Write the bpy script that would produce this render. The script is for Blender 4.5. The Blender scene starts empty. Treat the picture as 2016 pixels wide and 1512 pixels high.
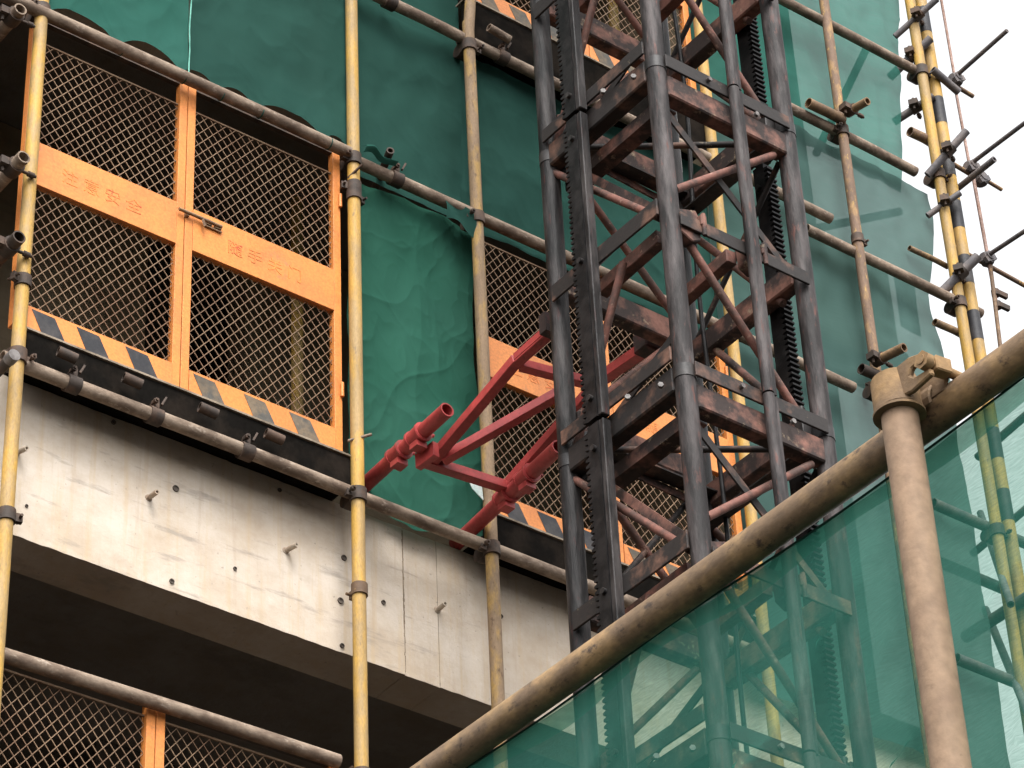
import bpy, bmesh, math, random
from mathutils import Vector, Matrix, noise

random.seed(7)
SC = bpy.context.scene
COL = SC.collection

# ------------------------------------------------------------------ camera
YAW, PITCH, ROLL = 0.6822911, 0.64230085, -0.0518824
FPX = 6044.56                       # focal length in pixels of a 2016 px wide frame
CAM = Vector((0.0, 0.0, 1.6))
FWD = Vector((math.sin(YAW) * math.cos(PITCH), math.cos(YAW) * math.cos(PITCH), math.sin(PITCH)))
_r = Vector((math.cos(YAW), -math.sin(YAW), 0.0))
_u = _r.cross(FWD)
RGT = _r * math.cos(ROLL) + _u * math.sin(ROLL)
UPV = -_r * math.sin(ROLL) + _u * math.cos(ROLL)
cam_data = bpy.data.cameras.new("camera")
cam_data.sensor_width = 36.0
cam_data.lens = FPX / 2016 * 36.0
cam_data.clip_end = 2000
cam = bpy.data.objects.new("camera", cam_data)
M = Matrix((RGT, UPV, -FWD)).transposed().to_4x4()
M.translation = CAM
cam.matrix_world = M
COL.objects.link(cam)
SC.camera = cam

# ------------------------------------------------------------------ sky, sun, exposure
SUN_EL, SUN_AZ = math.radians(52), math.radians(206)     # azimuth clockwise from +Y
w = bpy.data.worlds.new("World"); SC.world = w; w.use_nodes = True
nt = w.node_tree; nt.nodes.clear()
out = nt.nodes.new("ShaderNodeOutputWorld"); bg = nt.nodes.new("ShaderNodeBackground")
sky = nt.nodes.new("ShaderNodeTexSky"); sky.sky_type = 'NISHITA'; sky.sun_disc = False
sky.sun_elevation = SUN_EL; sky.sun_rotation = SUN_AZ; sky.dust_density = 4.0; sky.air_density = 1.0
hs = nt.nodes.new("ShaderNodeHueSaturation"); hs.inputs["Saturation"].default_value = 0.05
hs.inputs["Value"].default_value = 1.2
nt.links.new(sky.outputs[0], hs.inputs["Color"]); nt.links.new(hs.outputs[0], bg.inputs[0])
bg.inputs[1].default_value = 0.15
nt.links.new(bg.outputs[0], out.inputs[0])
sl = bpy.data.lights.new("sun", 'SUN'); sl.energy = 0.7; sl.angle = math.radians(26); sl.color = (1.0, 0.95, 0.88)
so = bpy.data.objects.new("sun", sl); COL.objects.link(so)
sd = Vector((math.sin(SUN_AZ) * math.cos(SUN_EL), math.cos(SUN_AZ) * math.cos(SUN_EL), math.sin(SUN_EL)))
so.rotation_euler = sd.to_track_quat('Z', 'Y').to_euler(); so.location = (0, -5, 30)
vs = SC.view_settings
vs.view_transform = 'Standard'; vs.look = 'None'; vs.gamma = 1.0; vs.exposure = 1.5
SC.cycles.transparent_max_bounces = 16


def ray(x, y):
    return (FWD * FPX + RGT * (x - 1008) - UPV * (y - 756)).normalized()


def at(x, y, **k):
    """World point that lies on the plane X=, Y= or Z= along the line of sight."""
    ax, v = next(iter(k.items())); i = 'XYZ'.index(ax); d = ray(x, y)
    return CAM + d * ((v - CAM[i]) / d[i])


# ------------------------------------------------------------------ materials
MATS = {}


def wear(name, base, spots, amount=0.45, scale=9.0, stretch=(1, 1, 1), rough=0.65, metal=0.0,
         bump=0.15, second=None, second_amount=0.6, fine=60.0, tone=0.25, spec=0.3):
    """Painted or bare surface: base colour, blotches of a second colour, fine grain."""
    m = bpy.data.materials.new(name); m.use_nodes = True; n = m.node_tree; L = n.links
    b = n.nodes["Principled BSDF"]
    tc = n.nodes.new("ShaderNodeTexCoord"); oi = n.nodes.new("ShaderNodeObjectInfo")
    add = n.nodes.new("ShaderNodeVectorMath"); add.operation = 'ADD'
    mul = n.nodes.new("ShaderNodeVectorMath"); mul.operation = 'SCALE'; mul.inputs[3].default_value = 37.0
    cmb = n.nodes.new("ShaderNodeCombineXYZ")
    for i in range(3): L.new(oi.outputs["Random"], cmb.inputs[i])
    L.new(cmb.outputs[0], mul.inputs[0]); L.new(tc.outputs["Object"], add.inputs[0]); L.new(mul.outputs[0], add.inputs[1])
    mp = n.nodes.new("ShaderNodeMapping"); mp.inputs["Scale"].default_value = stretch
    L.new(add.outputs[0], mp.inputs[0])

    def nz(sc, det=5, ro=0.6):
        t = n.nodes.new("ShaderNodeTexNoise"); t.inputs["Scale"].default_value = sc
        t.inputs["Detail"].default_value = det; t.inputs["Roughness"].default_value = ro
        L.new(mp.outputs[0], t.inputs["Vector"]); return t.outputs["Fac"]

    def ramp(f, a, c):
        r = n.nodes.new("ShaderNodeMapRange"); r.inputs[1].default_value = a; r.inputs[2].default_value = c
        L.new(f, r.inputs[0]); return r.outputs[0]

    def mix(f, ca, cb):
        x = n.nodes.new("ShaderNodeMix"); x.data_type = 'RGBA'
        if isinstance(f, float): x.inputs[0].default_value = f
        else: L.new(f, x.inputs[0])
        for i, c in ((6, ca), (7, cb)):
            if isinstance(c, tuple): x.inputs[i].default_value = (*c, 1)
            else: L.new(c, x.inputs[i])
        return x.outputs[2]
    col = mix(ramp(nz(scale), 0.62 - amount * 0.3, 0.78 - amount * 0.3), base, spots)
    if second:
        col = mix(ramp(nz(scale * 2.3, 6, 0.7), 0.70 - second_amount * 0.25, 0.80 - second_amount * 0.25), col, second)
    dark = tuple(c * (1 - tone) for c in (1, 1, 1)); lite = tuple(min(1.0, c * (1 + tone * 0.2)) for c in (1, 1, 1))
    mm = n.nodes.new("ShaderNodeMix"); mm.data_type = 'RGBA'; mm.blend_type = 'MULTIPLY'; mm.inputs[0].default_value = 1
    L.new(col, mm.inputs[6]); L.new(mix(ramp(nz(scale * 0.45, 4), 0.35, 0.65), dark, lite), mm.inputs[7])
    mm2 = n.nodes.new("ShaderNodeMix"); mm2.data_type = 'RGBA'; mm2.blend_type = 'MULTIPLY'; mm2.inputs[0].default_value = 1
    L.new(mm.outputs[2], mm2.inputs[6]); L.new(mix(ramp(nz(fine, 3), 0.3, 0.7), (0.72, 0.72, 0.72), (1, 1, 1)), mm2.inputs[7])
    L.new(mm2.outputs[2], b.inputs["Base Color"])
    b.inputs["Roughness"].default_value = rough; b.inputs["Metallic"].default_value = metal
    if "Specular IOR Level" in b.inputs: b.inputs["Specular IOR Level"].default_value = spec
    bp = n.nodes.new("ShaderNodeBump"); bp.inputs["Strength"].default_value = bump; bp.inputs["Distance"].default_value = 0.01
    L.new(nz(fine * 0.5, 5), bp.inputs["Height"]); L.new(bp.outputs[0], b.inputs["Normal"])
    MATS[name] = m
    return m


def net_material(name, color, open_, weave=900.0, bright=(0.05, 0.26, 0.19), dens=0.35, streak=1.0, tint=(0.86, 1.0, 0.94), threads=False):
    m = bpy.data.materials.new(name); m.use_nodes = True; n = m.node_tree; L = n.links
    n.nodes.clear(); o = n.nodes.new("ShaderNodeOutputMaterial")
    tc = n.nodes.new("ShaderNodeTexCoord")
    t = n.nodes.new("ShaderNodeTexNoise"); t.inputs["Scale"].default_value = 2.2; t.inputs["Detail"].default_value = 5
    L.new(tc.outputs["Object"], t.inputs["Vector"])
    mp = n.nodes.new("ShaderNodeMapping"); mp.inputs["Rotation"].default_value = (0.7, 0.5, 0.6); mp.inputs["Scale"].default_value = (1, 1, 22)
    L.new(tc.outputs["Object"], mp.inputs[0])
    t2 = n.nodes.new("ShaderNodeTexNoise"); t2.inputs["Scale"].default_value = 9; t2.inputs["Detail"].default_value = 3
    L.new(mp.outputs[0], t2.inputs["Vector"])
    mx = n.nodes.new("ShaderNodeMix"); mx.data_type = 'RGBA'
    mr = n.nodes.new("ShaderNodeMapRange"); mr.inputs[1].default_value = 0.35; mr.inputs[2].default_value = 0.68
    L.new(t.outputs["Fac"], mr.inputs[0]); L.new(mr.outputs[0], mx.inputs[0])
    mx.inputs[6].default_value = (*color, 1); mx.inputs[7].default_value = (*bright, 1)
    df = n.nodes.new("ShaderNodeBsdfDiffuse"); tr = n.nodes.new("ShaderNodeBsdfTranslucent")
    L.new(mx.outputs[2], df.inputs[0]); L.new(mx.outputs[2], tr.inputs[0])
    ms = n.nodes.new("ShaderNodeMixShader"); ms.inputs[0].default_value = dens
    L.new(df.outputs[0], ms.inputs[1]); L.new(tr.outputs[0], ms.inputs[2])
    tp = n.nodes.new("ShaderNodeBsdfTransparent"); tp.inputs[0].default_value = (*tint, 1)
    ms2 = n.nodes.new("ShaderNodeMixShader")
    fr = n.nodes.new("ShaderNodeMapRange"); fr.inputs[1].default_value = 0.3; fr.inputs[2].default_value = 0.7
    fr.inputs[3].default_value = open_ * (1 - 0.28 * streak); fr.inputs[4].default_value = open_ * (1 + 0.25 * streak)
    L.new(t2.outputs["Fac"], fr.inputs[0]); L.new(fr.outputs[0], ms2.inputs[0])
    L.new(ms.outputs[0], ms2.inputs[1]); L.new(tp.outputs[0], ms2.inputs[2])
    if threads:
        # woven threads: fine bands along and across the cloth thin it out between the yarns
        fac = fr.outputs[0]
        for rot, sc_ in (((0.9, 0, 0), 420), ((-0.55, 0, 0), 380)):
            mp2 = n.nodes.new("ShaderNodeMapping"); mp2.inputs["Rotation"].default_value = rot; mp2.inputs["Scale"].default_value = (0, 0.12, 1)
            L.new(tc.outputs["Object"], mp2.inputs[0])
            tn = n.nodes.new("ShaderNodeTexNoise"); tn.inputs["Scale"].default_value = sc_; tn.inputs["Detail"].default_value = 2
            L.new(mp2.outputs[0], tn.inputs["Vector"])
            rg = n.nodes.new("ShaderNodeMapRange"); rg.inputs[1].default_value = 0.35; rg.inputs[2].default_value = 0.65; rg.inputs[3].default_value = 0.90; rg.inputs[4].default_value = 1.1
            L.new(tn.outputs["Fac"], rg.inputs[0])
            ml = n.nodes.new("ShaderNodeMath"); ml.operation = 'MULTIPLY'; L.new(fac, ml.inputs[0]); L.new(rg.outputs[0], ml.inputs[1]); fac = ml.outputs[0]
        L.new(fac, ms2.inputs[0])
    bp = n.nodes.new("ShaderNodeBump"); bp.inputs["Strength"].default_value = 0.55; bp.inputs["Distance"].default_value = 0.02
    t3 = n.nodes.new("ShaderNodeTexNoise"); t3.noise_type = 'RIDGED_MULTIFRACTAL'; t3.inputs["Scale"].default_value = 3.2; t3.inputs["Detail"].default_value = 4; t3.inputs["Distortion"].default_value = 0.8; t3.normalize = True
    L.new(tc.outputs["Object"], t3.inputs["Vector"]); L.new(t3.outputs["Fac"], bp.inputs["Height"])
    L.new(bp.outputs[0], df.inputs["Normal"]); L.new(bp.outputs[0], tr.inputs["Normal"])
    L.new(ms2.outputs[0], o.inputs[0]); MATS[name] = m
    return m


def concrete_material(name, base, strong=1.0):
    m = bpy.data.materials.new(name); m.use_nodes = True; n = m.node_tree; L = n.links
    b = n.nodes["Principled BSDF"]; b.inputs["Roughness"].default_value = 0.9
    tc = n.nodes.new("ShaderNodeTexCoord")

    def nz(sc, stretch=(1, 1, 1), det=6, ro=0.6):
        mp = n.nodes.new("ShaderNodeMapping"); mp.inputs["Scale"].default_value = stretch
        L.new(tc.outputs["Object"], mp.inputs[0])
        t = n.nodes.new("ShaderNodeTexNoise"); t.inputs["Scale"].default_value = sc; t.inputs["Detail"].default_value = det
        t.inputs["Roughness"].default_value = ro; L.new(mp.outputs[0], t.inputs["Vector"]); return t.outputs["Fac"]

    def ramp(f, a, c, lo=0.0, hi=1.0):
        r = n.nodes.new("ShaderNodeMapRange"); r.inputs[1].default_value = a; r.inputs[2].default_value = c
        r.inputs[3].default_value = lo; r.inputs[4].default_value = hi; L.new(f, r.inputs[0]); return r.outputs[0]

    def mix(f, ca, cb):
        x = n.nodes.new("ShaderNodeMix"); x.data_type = 'RGBA'; L.new(f, x.inputs[0])
        for i, c in ((6, ca), (7, cb)):
            if isinstance(c, tuple): x.inputs[i].default_value = (*c, 1)
            else: L.new(c, x.inputs[i])
        return x.outputs[2]
    B = base
    col = mix(ramp(nz(2.6, det=8, ro=0.68), 0.38, 0.62), B, tuple(c * k for c, k in zip(B, (0.80, 0.74, 0.66))))
    col = mix(ramp(nz(3.1, (7, 7, 0.35)), 0.52, 0.72, 0, 0.55 * strong), col, tuple(c * k for c, k in zip(B, (0.86, 0.72, 0.50))))
    col = mix(ramp(nz(3.7, (5, 5, 0.3)), 0.58, 0.72, 0, 0.38 * strong), col, tuple(c * k for c, k in zip(B, (0.66, 0.56, 0.47))))
    col = mix(ramp(nz(5.5, (0.8, 1, 1.5), 8, 0.7), 0.54, 0.66, 0, 0.30 * strong), col, tuple(c * k for c, k in zip(B, (0.70, 0.64, 0.58))))
    col = mix(ramp(nz(4.4, (0.55, 1, 3.2), 7, 0.65), 0.575, 0.66, 0, 0.55 * strong), col, tuple(c * 0.45 for c in B))
    col = mix(ramp(nz(42, det=3), 0.66, 0.72, 0, 0.7 * strong), col, tuple(c * 0.5 for c in B))
    col = mix(ramp(nz(6.0, det=4), 0.62, 0.75, 0, 0.5), col, tuple(min(1, c * 1.12) for c in B))
    L.new(col, b.inputs["Base Color"])
    bp = n.nodes.new("ShaderNodeBump"); bp.inputs["Strength"].default_value = 0.35; bp.inputs["Distance"].default_value = 0.01
    L.new(nz(30, det=8, ro=0.7), bp.inputs["Height"]); L.new(bp.outputs[0], b.inputs["Normal"])
    MATS[name] = m
    return m


wear("yellow_pipe_paint", (0.52, 0.305, 0.062), (0.38, 0.25, 0.10), 0.7, 5, (3, 3, 1), second=(0.16, 0.11, 0.07), second_amount=0.3, rough=0.6)
wear("worn_yellow_paint", (0.42, 0.26, 0.08), (0.27, 0.18, 0.105), 0.9, 7, (3, 3, 1), second=(0.15, 0.09, 0.05), second_amount=0.55, rough=0.7)
wear("peeling_brown_pipe", (0.36, 0.22, 0.10), (0.19, 0.12, 0.08), 0.9, 8, (2.5, 2.5, 1), second=(0.52, 0.33, 0.10), second_amount=0.5, rough=0.75)
wear("dusty_steel_pipe", (0.30, 0.225, 0.165), (0.165, 0.115, 0.082), 0.7, 9, (1, 2, 2), second=(0.40, 0.32, 0.25), second_amount=0.5, rough=0.8)
wear("brown_steel_pipe", (0.26, 0.16, 0.085), (0.14, 0.085, 0.05), 0.8, 7, second=(0.42, 0.25, 0.09), second_amount=0.45, rough=0.7)
wear("dark_rusty_steel", (0.050, 0.036, 0.028), (0.10, 0.06, 0.04), 0.6, 12, rough=0.7)
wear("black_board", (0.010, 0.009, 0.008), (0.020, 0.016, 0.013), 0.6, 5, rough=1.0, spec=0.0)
wear("dusty_edge", (0.30, 0.24, 0.18), (0.18, 0.14, 0.10), 0.6, 9, rough=0.9)
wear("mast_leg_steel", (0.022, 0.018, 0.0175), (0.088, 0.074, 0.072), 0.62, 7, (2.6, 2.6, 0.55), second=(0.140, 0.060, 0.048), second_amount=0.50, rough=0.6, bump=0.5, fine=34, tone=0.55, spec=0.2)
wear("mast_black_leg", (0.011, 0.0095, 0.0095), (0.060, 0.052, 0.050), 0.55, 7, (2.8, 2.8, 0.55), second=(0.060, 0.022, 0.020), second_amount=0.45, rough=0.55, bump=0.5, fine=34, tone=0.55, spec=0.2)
wear("mast_dark_grease", (0.014, 0.012, 0.012), (0.035, 0.030, 0.028), 0.6, 14, rough=0.5)
wear("rack_grease", (0.007, 0.0065, 0.0068), (0.020, 0.018, 0.018), 0.6, 16, rough=0.5, spec=0.15)
wear("mast_bar_steel", (0.020, 0.0155, 0.014), (0.17, 0.088, 0.060), 0.34, 7, second=(0.34, 0.27, 0.18), second_amount=0.22, rough=0.65)
wear("mast_rusty_bar", (0.034, 0.022, 0.019), (0.21, 0.098, 0.072), 0.55, 8, second=(0.32, 0.24, 0.16), second_amount=0.42, rough=0.75)
wear("mast_red_brace", (0.19, 0.078, 0.057), (0.08, 0.042, 0.032), 0.7, 12, second=(0.33, 0.20, 0.15), second_amount=0.4, rough=0.7)
wear("orange_paint", (0.70, 0.245, 0.058), (0.60, 0.205, 0.055), 0.6, 4, rough=0.5, bump=0.05, tone=0.10, second=(0.40, 0.18, 0.08), second_amount=0.30, fine=90)
wear("stripe_black", (0.022, 0.022, 0.026), (0.05, 0.045, 0.045), 0.5, 9, rough=0.6)
wear("stripe_faded", (0.085, 0.08, 0.07), (0.16, 0.12, 0.08), 0.8, 12, rough=0.8)
wear("lettering_red", (0.62, 0.085, 0.035), (0.74, 0.22, 0.05), 0.95, 30, rough=0.6)
wear("lettering_faint", (0.66, 0.16, 0.045), (0.76, 0.25, 0.052), 1.25, 25, rough=0.6)
wear("mesh_wire", (0.23, 0.145, 0.085), (0.17, 0.092, 0.05), 0.6, 4, rough=0.7)
wear("red_paint", (0.42, 0.058, 0.055), (0.33, 0.045, 0.043), 0.6, 6, rough=0.45, bump=0.08, second=(0.16, 0.055, 0.042), second_amount=0.36, tone=0.25)
wear("red_dark_end", (0.03, 0.018, 0.016), (0.12, 0.03, 0.026), 0.4, 12, rough=0.7)
wear("near_pipe_paint", (0.31, 0.195, 0.092), (0.185, 0.118, 0.066), 0.85, 11, (1.6, 1, 1.6), second=(0.075, 0.048, 0.032), second_amount=0.55, rough=0.55, bump=0.2)
wear("near_post_paint", (0.285, 0.190, 0.122), (0.225, 0.146, 0.094), 0.6, 9, rough=0.75, bump=0.25, second=(0.13, 0.078, 0.05), second_amount=0.20, tone=0.22, fine=45)
wear("coupler_rust", (0.27, 0.165, 0.075), (0.18, 0.115, 0.065), 0.7, 14, rough=0.8, bump=0.3)
wear("stub_plastic", (0.50, 0.42, 0.33), (0.38, 0.28, 0.2), 0.5, 20, rough=0.6)
wear("pale_strip", (0.62, 0.60, 0.58), (0.5, 0.48, 0.47), 0.5, 10, rough=0.5)
wear("bolt_steel", (0.22, 0.20, 0.19), (0.10, 0.085, 0.08), 0.6, 30, rough=0.5)
wear("pink_rod", (0.36, 0.24, 0.20), (0.25, 0.14, 0.1), 0.6, 14, rough=0.7)
wear("grey_pipe", (0.12, 0.11, 0.115), (0.18, 0.15, 0.14), 0.6, 9, rough=0.6)
wear("ground_earth", (0.026, 0.022, 0.018), (0.038, 0.033, 0.027), 0.6, 0.4, rough=0.95, fine=6)
wear("hem_thread", (0.16, 0.42, 0.34), (0.10, 0.32, 0.25), 0.5, 20, rough=0.9)
wear("net_dark_hem", (0.015, 0.075, 0.055), (0.025, 0.10, 0.075), 0.5, 20, rough=0.9)
wear("hole_dark", (0.13, 0.105, 0.085), (0.08, 0.06, 0.05), 0.5, 30, rough=0.9)
wear("joint_brown", (0.17, 0.12, 0.075), (0.30, 0.23, 0.16), 0.8, 20, rough=0.9)
wear("torn_film", (0.50, 0.55, 0.52), (0.34, 0.46, 0.42), 0.6, 20, rough=0.5)
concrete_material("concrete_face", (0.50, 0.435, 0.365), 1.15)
concrete_material("concrete_soffit_shaded", (0.30, 0.255, 0.21), 0.8)  # darker copy of the face concrete: underside shade put into the colour
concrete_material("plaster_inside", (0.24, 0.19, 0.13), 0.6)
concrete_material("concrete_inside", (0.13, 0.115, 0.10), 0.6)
net_material("net_green", (0.020, 0.057, 0.046), 0.05, bright=(0.026, 0.074, 0.060), dens=0.2)
net_material("net_light_green", (0.026, 0.095, 0.074), 0.05, bright=(0.034, 0.112, 0.089), dens=0.2)
net_material("net_sheet_green", (0.023, 0.088, 0.060), 0.04, bright=(0.032, 0.108, 0.077), dens=0.2)
net_material("net_far_upper", (0.040, 0.150, 0.118), 0.13, bright=(0.055, 0.180, 0.145), dens=0.5)
net_material("net_far_lower", (0.068, 0.128, 0.114), 0.10, bright=(0.082, 0.150, 0.136), dens=0.45)
net_material("net_near_green", (0.030, 0.140, 0.104), 0.40, bright=(0.052, 0.190, 0.148), dens=0.5, streak=0.2, tint=(0.80, 1.0, 0.90), threads=True)


# ------------------------------------------------------------------ mesh helpers
class MB:
    def __init__(s):
        s.v = []; s.f = []; s.sm = []

    def _add(s, vs, fs, smooth=False):
        o = len(s.v); s.v += [Vector(q) for q in vs]
        for f in fs: s.f.append([o + i for i in f]); s.sm.append(smooth)
        return s

    def box(s, x0, x1, y0, y1, z0, z1):
        v = [(x, y, z) for x in (x0, x1) for y in (y0, y1) for z in (z0, z1)]
        return s._add(v, [(0, 1, 3, 2), (4, 6, 7, 5), (0, 4, 5, 1), (2, 3, 7, 6), (0, 2, 6, 4), (1, 5, 7, 3)])

    def bar(s, p, q, a, b, up=(0, 0, 1)):
        """Rectangular bar from p to q, a wide (sideways) and b high (along up)."""
        p, q = Vector(p), Vector(q); d = (q - p).normalized(); u = Vector(up)
        sd_ = d.cross(u)
        if sd_.length < 1e-4: sd_ = d.cross(Vector((1, 0, 0)))
        sd_.normalize(); u = sd_.cross(d).normalized()
        v = [e + sd_ * (a / 2 * i) + u * (b / 2 * j) for e in (p, q) for i in (-1, 1) for j in (-1, 1)]
        return s._add(v, [(0, 1, 3, 2), (4, 6, 7, 5), (0, 4, 5, 1), (2, 3, 7, 6), (0, 2, 6, 4), (1, 5, 7, 3)])

    def tube(s, p, q, r, ri=None, seg=20, r2=None, rings=1, bend=0.0):
        """Pipe from p to q; ri gives it a bore that shows at its ends."""
        p, q = Vector(p), Vector(q); d = (q - p).normalized()
        a = d.cross(Vector((0.3, 0.2, 1)) if abs(d.z) < 0.9 else Vector((1, 0, 0))).normalized(); b = d.cross(a)
        r2 = r if r2 is None else r2

        def ring(c, rr): return [c + (a * math.cos(2 * math.pi * i / seg) + b * math.sin(2 * math.pi * i / seg)) * rr for i in range(seg)]
        vs_ = []; fs_ = []
        for k in range(rings + 1):
            t = k / rings
            c = p.lerp(q, t) + a * bend * math.sin(math.pi * t) + b * bend * 0.6 * math.sin(math.pi * t * 2)
            vs_ += ring(c, r + (r2 - r) * t)
        for k in range(rings):
            for i in range(seg):
                j = (i + 1) % seg; fs_.append((k * seg + i, k * seg + j, (k + 1) * seg + j, (k + 1) * seg + i))
        s._add(vs_, fs_, True)
        dep = min(0.12, (q - p).length * 0.4)
        for c, rr, sg in ((p, r, 1), (q, r2, -1)):
            if ri is None:
                s._add(ring(c, rr), [tuple(range(seg))])
            else:
                o1 = ring(c, rr); i1 = ring(c, ri); i2 = ring(c + d * dep * sg, ri)
                s._add(o1 + i1, [(i, (i + 1) % seg, seg + (i + 1) % seg, seg + i) for i in range(seg)])
                s._add(i1 + i2, [(i, (i + 1) % seg, seg + (i + 1) % seg, seg + i) for i in range(seg)], True)
                s._add(i2, [tuple(range(seg))])
        return s

    def prism(s, pts, d):
        n = len(pts); pts = [Vector(q) for q in pts]; d = Vector(d)
        v = pts + [q + d for q in pts]
        return s._add(v, [tuple(range(n)), tuple(range(2 * n - 1, n - 1, -1))] + [(i, (i + 1) % n, n + (i + 1) % n, n + i) for i in range(n)])

    def grid(s, nu, nv, fn):
        v = [fn(i / nu, j / nv) for j in range(nv + 1) for i in range(nu + 1)]
        f = [(j * (nu + 1) + i, j * (nu + 1) + i + 1, (j + 1) * (nu + 1) + i + 1, (j + 1) * (nu + 1) + i) for j in range(nv) for i in range(nu)]
        return s._add(v, f, True)

    def build(s, name, mat, parent=None, base=None, bevel=0.0, kind=None):
        """Link the collected shapes as one mesh object. base is the world origin of the object's coordinates."""
        if base is None: base = BASE.get(parent.name, Vector((0, 0, 0))) if parent else Vector((0, 0, 0))
        me = bpy.data.meshes.new(name)
        me.from_pydata([q - base for q in s.v], [], s.f)
        me.polygons.foreach_set("use_smooth", s.sm)
        me.update()
        bm = bmesh.new(); bm.from_mesh(me)
        bmesh.ops.recalc_face_normals(bm, faces=bm.faces)
        if bevel:
            ed = [e for e in bm.edges if len(e.link_faces) == 2 and e.calc_face_angle(0) > 0.6 and not e.link_faces[0].smooth]
            bmesh.ops.bevel(bm, geom=ed, offset=bevel, segments=1, affect='EDGES', clamp_overlap=True)
        bm.to_mesh(me); bm.free()
        me.materials.append(MATS[mat])
        o = bpy.data.objects.new(name, me); COL.objects.link(o)
        if parent: o.parent = parent
        else: o.location = base
        BASE[o.name] = base
        if kind: o["kind"] = kind
        return o


BASE = {}


def tag(o, label, cat, group=None):
    o["label"] = label; o["category"] = cat
    if group: o["group"] = group
    return o


def thing(name, label, cat, base, group=None):
    o = bpy.data.objects.new(name, None); COL.objects.link(o); o.location = base; o.empty_display_size = 0.1
    BASE[o.name] = Vector(base)
    return tag(o, label, cat, group)


def solo(name, mb, mat, label, cat, group=None, base=None, bevel=0.0):
    if base is None: base = mb.v[0].copy()
    return tag(mb.build(name, mat, None, Vector(base), bevel), label, cat, group)


PR = 0.0275          # scaffold tube radius


def coupler(parent, c, axis2=(1, 0, 0), off=(0, 0.055, 0), mat="dark_rusty_steel", r=PR, h=0.058, bolts=1, wing=True, side=1):
    """Right-angle tube coupler round an upright at c and round a cross tube at c + off."""
    c = Vector(c); off = Vector(off); a2 = Vector(axis2).normalized(); m = MB()
    up = Vector((0, 0, 1))
    m.tube(c - up * h / 2, c + up * h / 2, r + 0.008, seg=16)
    c2 = c + off
    m.tube(c2 - a2 * h / 2, c2 + a2 * h / 2, r + 0.007, seg=16)
    m.bar(c, c2, 0.036, 0.036)
    d = off.normalized() if off.length else Vector((0, 1, 0))
    ex = a2 * side
    # hinged flap with its tee bolt and nut
    m.bar(c + ex * (r + 0.002) - up * 0.004, c + ex * (r + 0.034) - up * 0.004, 0.030, 0.022, d)
    m.tube(c + ex * (r + 0.020) - d * 0.050, c + ex * (r + 0.020) + d * 0.030, 0.0055, seg=8)
    m.tube(c + ex * (r + 0.020) - d * 0.040, c + ex * (r + 0.020) - d * 0.026, 0.012, seg=6)
    if wing:
        q = c2 + up * (r + 0.004)
        m.bar(q - a2 * 0.012, q - a2 * 0.012 + up * 0.030, 0.014, 0.030, d)
        m.tube(q + up * 0.018 - a2 * 0.03, q + up * 0.018 + a2 * 0.05, 0.0055, seg=8)
        m.tube(q + up * 0.018 + a2 * 0.03, q + up * 0.018 + a2 * 0.044, 0.012, seg=6)
    return m.build("coupler", mat, parent)


def sleeve(parent, c, mat="dark_rusty_steel", r=PR, h=0.05, ear=(1, 0, 0)):
    c = Vector(c); e = Vector(ear).normalized(); m = MB(); up = Vector((0, 0, 1))
    m.tube(c - up * h / 2, c + up * h / 2, r + 0.006, seg=16)
    m.bar(c + e * (r + 0.002), c + e * (r + 0.030), 0.020, h * 0.7)
    sd_ = e.cross(up)
    m.tube(c + e * (r + 0.020) - sd_ * 0.03, c + e * (r + 0.020) + sd_ * 0.03, 0.006, seg=8)
    return m.build("coupler", mat, parent)


Y0 = 8.134           # plane of the outer row of uprights
YL = Y0 + 0.050      # ledgers lie just behind the uprights

# ------------------------------------------------------------------ ground
g = MB().grid(24, 24, lambda u, v: Vector((-600 + 1200 * u, -600 + 1200 * v, -0.02 + 0.04 * noise.noise(Vector((u * 9, v * 9, 0))))))
go = g.build("ground", "ground_earth"); go["kind"] = "structure"

# ------------------------------------------------------------------ concrete building
FH = 2.81            # storey height
bld = thing("concrete_building", "unfinished concrete building with a pale bare edge beam and dark open storeys", "building", (2.0, 8.3, 0.0))


def rough_beam(x0, x1, yf, yb, z0, z1, name, mat, seed):
    m = MB(); nx = max(4, int((x1 - x0) / 0.03)); nz_ = 14
    rnd = lambda a, b, c: noise.noise(Vector((a, b, c)))

    def fr(u, v):
        x = x0 + (x1 - x0) * u; z = z0 + (z1 - z0) * v
        y = yf + 0.0022 * rnd(x * 3, z * 3, seed) + 0.0012 * rnd(x * 17, z * 17, seed)
        if v in (0.0, 1.0):
            k = 0.0065 * rnd(x * 14, v * 9, seed + 3) + 0.005 * max(0, rnd(x * 41, v * 5, seed + 5)); z += -abs(k) if v == 1.0 else abs(k) * 0.8
        return Vector((x, y, z))
    m.grid(nx, nz_, fr)
    bot = [fr(i / nx, 0.0) for i in range(nx + 1)]; top = [fr(i / nx, 1.0) for i in range(nx + 1)]
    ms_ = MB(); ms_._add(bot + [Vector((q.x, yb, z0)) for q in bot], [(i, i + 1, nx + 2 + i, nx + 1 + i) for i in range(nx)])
    ms_.build("soffit", "concrete_soffit_shaded", bld)
    m._add(top + [Vector((q.x, yb, z1)) for q in top], [(i, i + 1, nx + 2 + i, nx + 1 + i) for i in range(nx)])
    m._add([(x0, yb, z0), (x1, yb, z0), (x1, yb, z1), (x0, yb, z1)], [(0, 1, 2, 3)])
    for x in (x0, x1):
        m._add([(x, yf, z0), (x, yb, z0), (x, yb, z1), (x, yf, z1)], [(0, 1, 2, 3)])
    return m.build(name, mat, bld)


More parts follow.
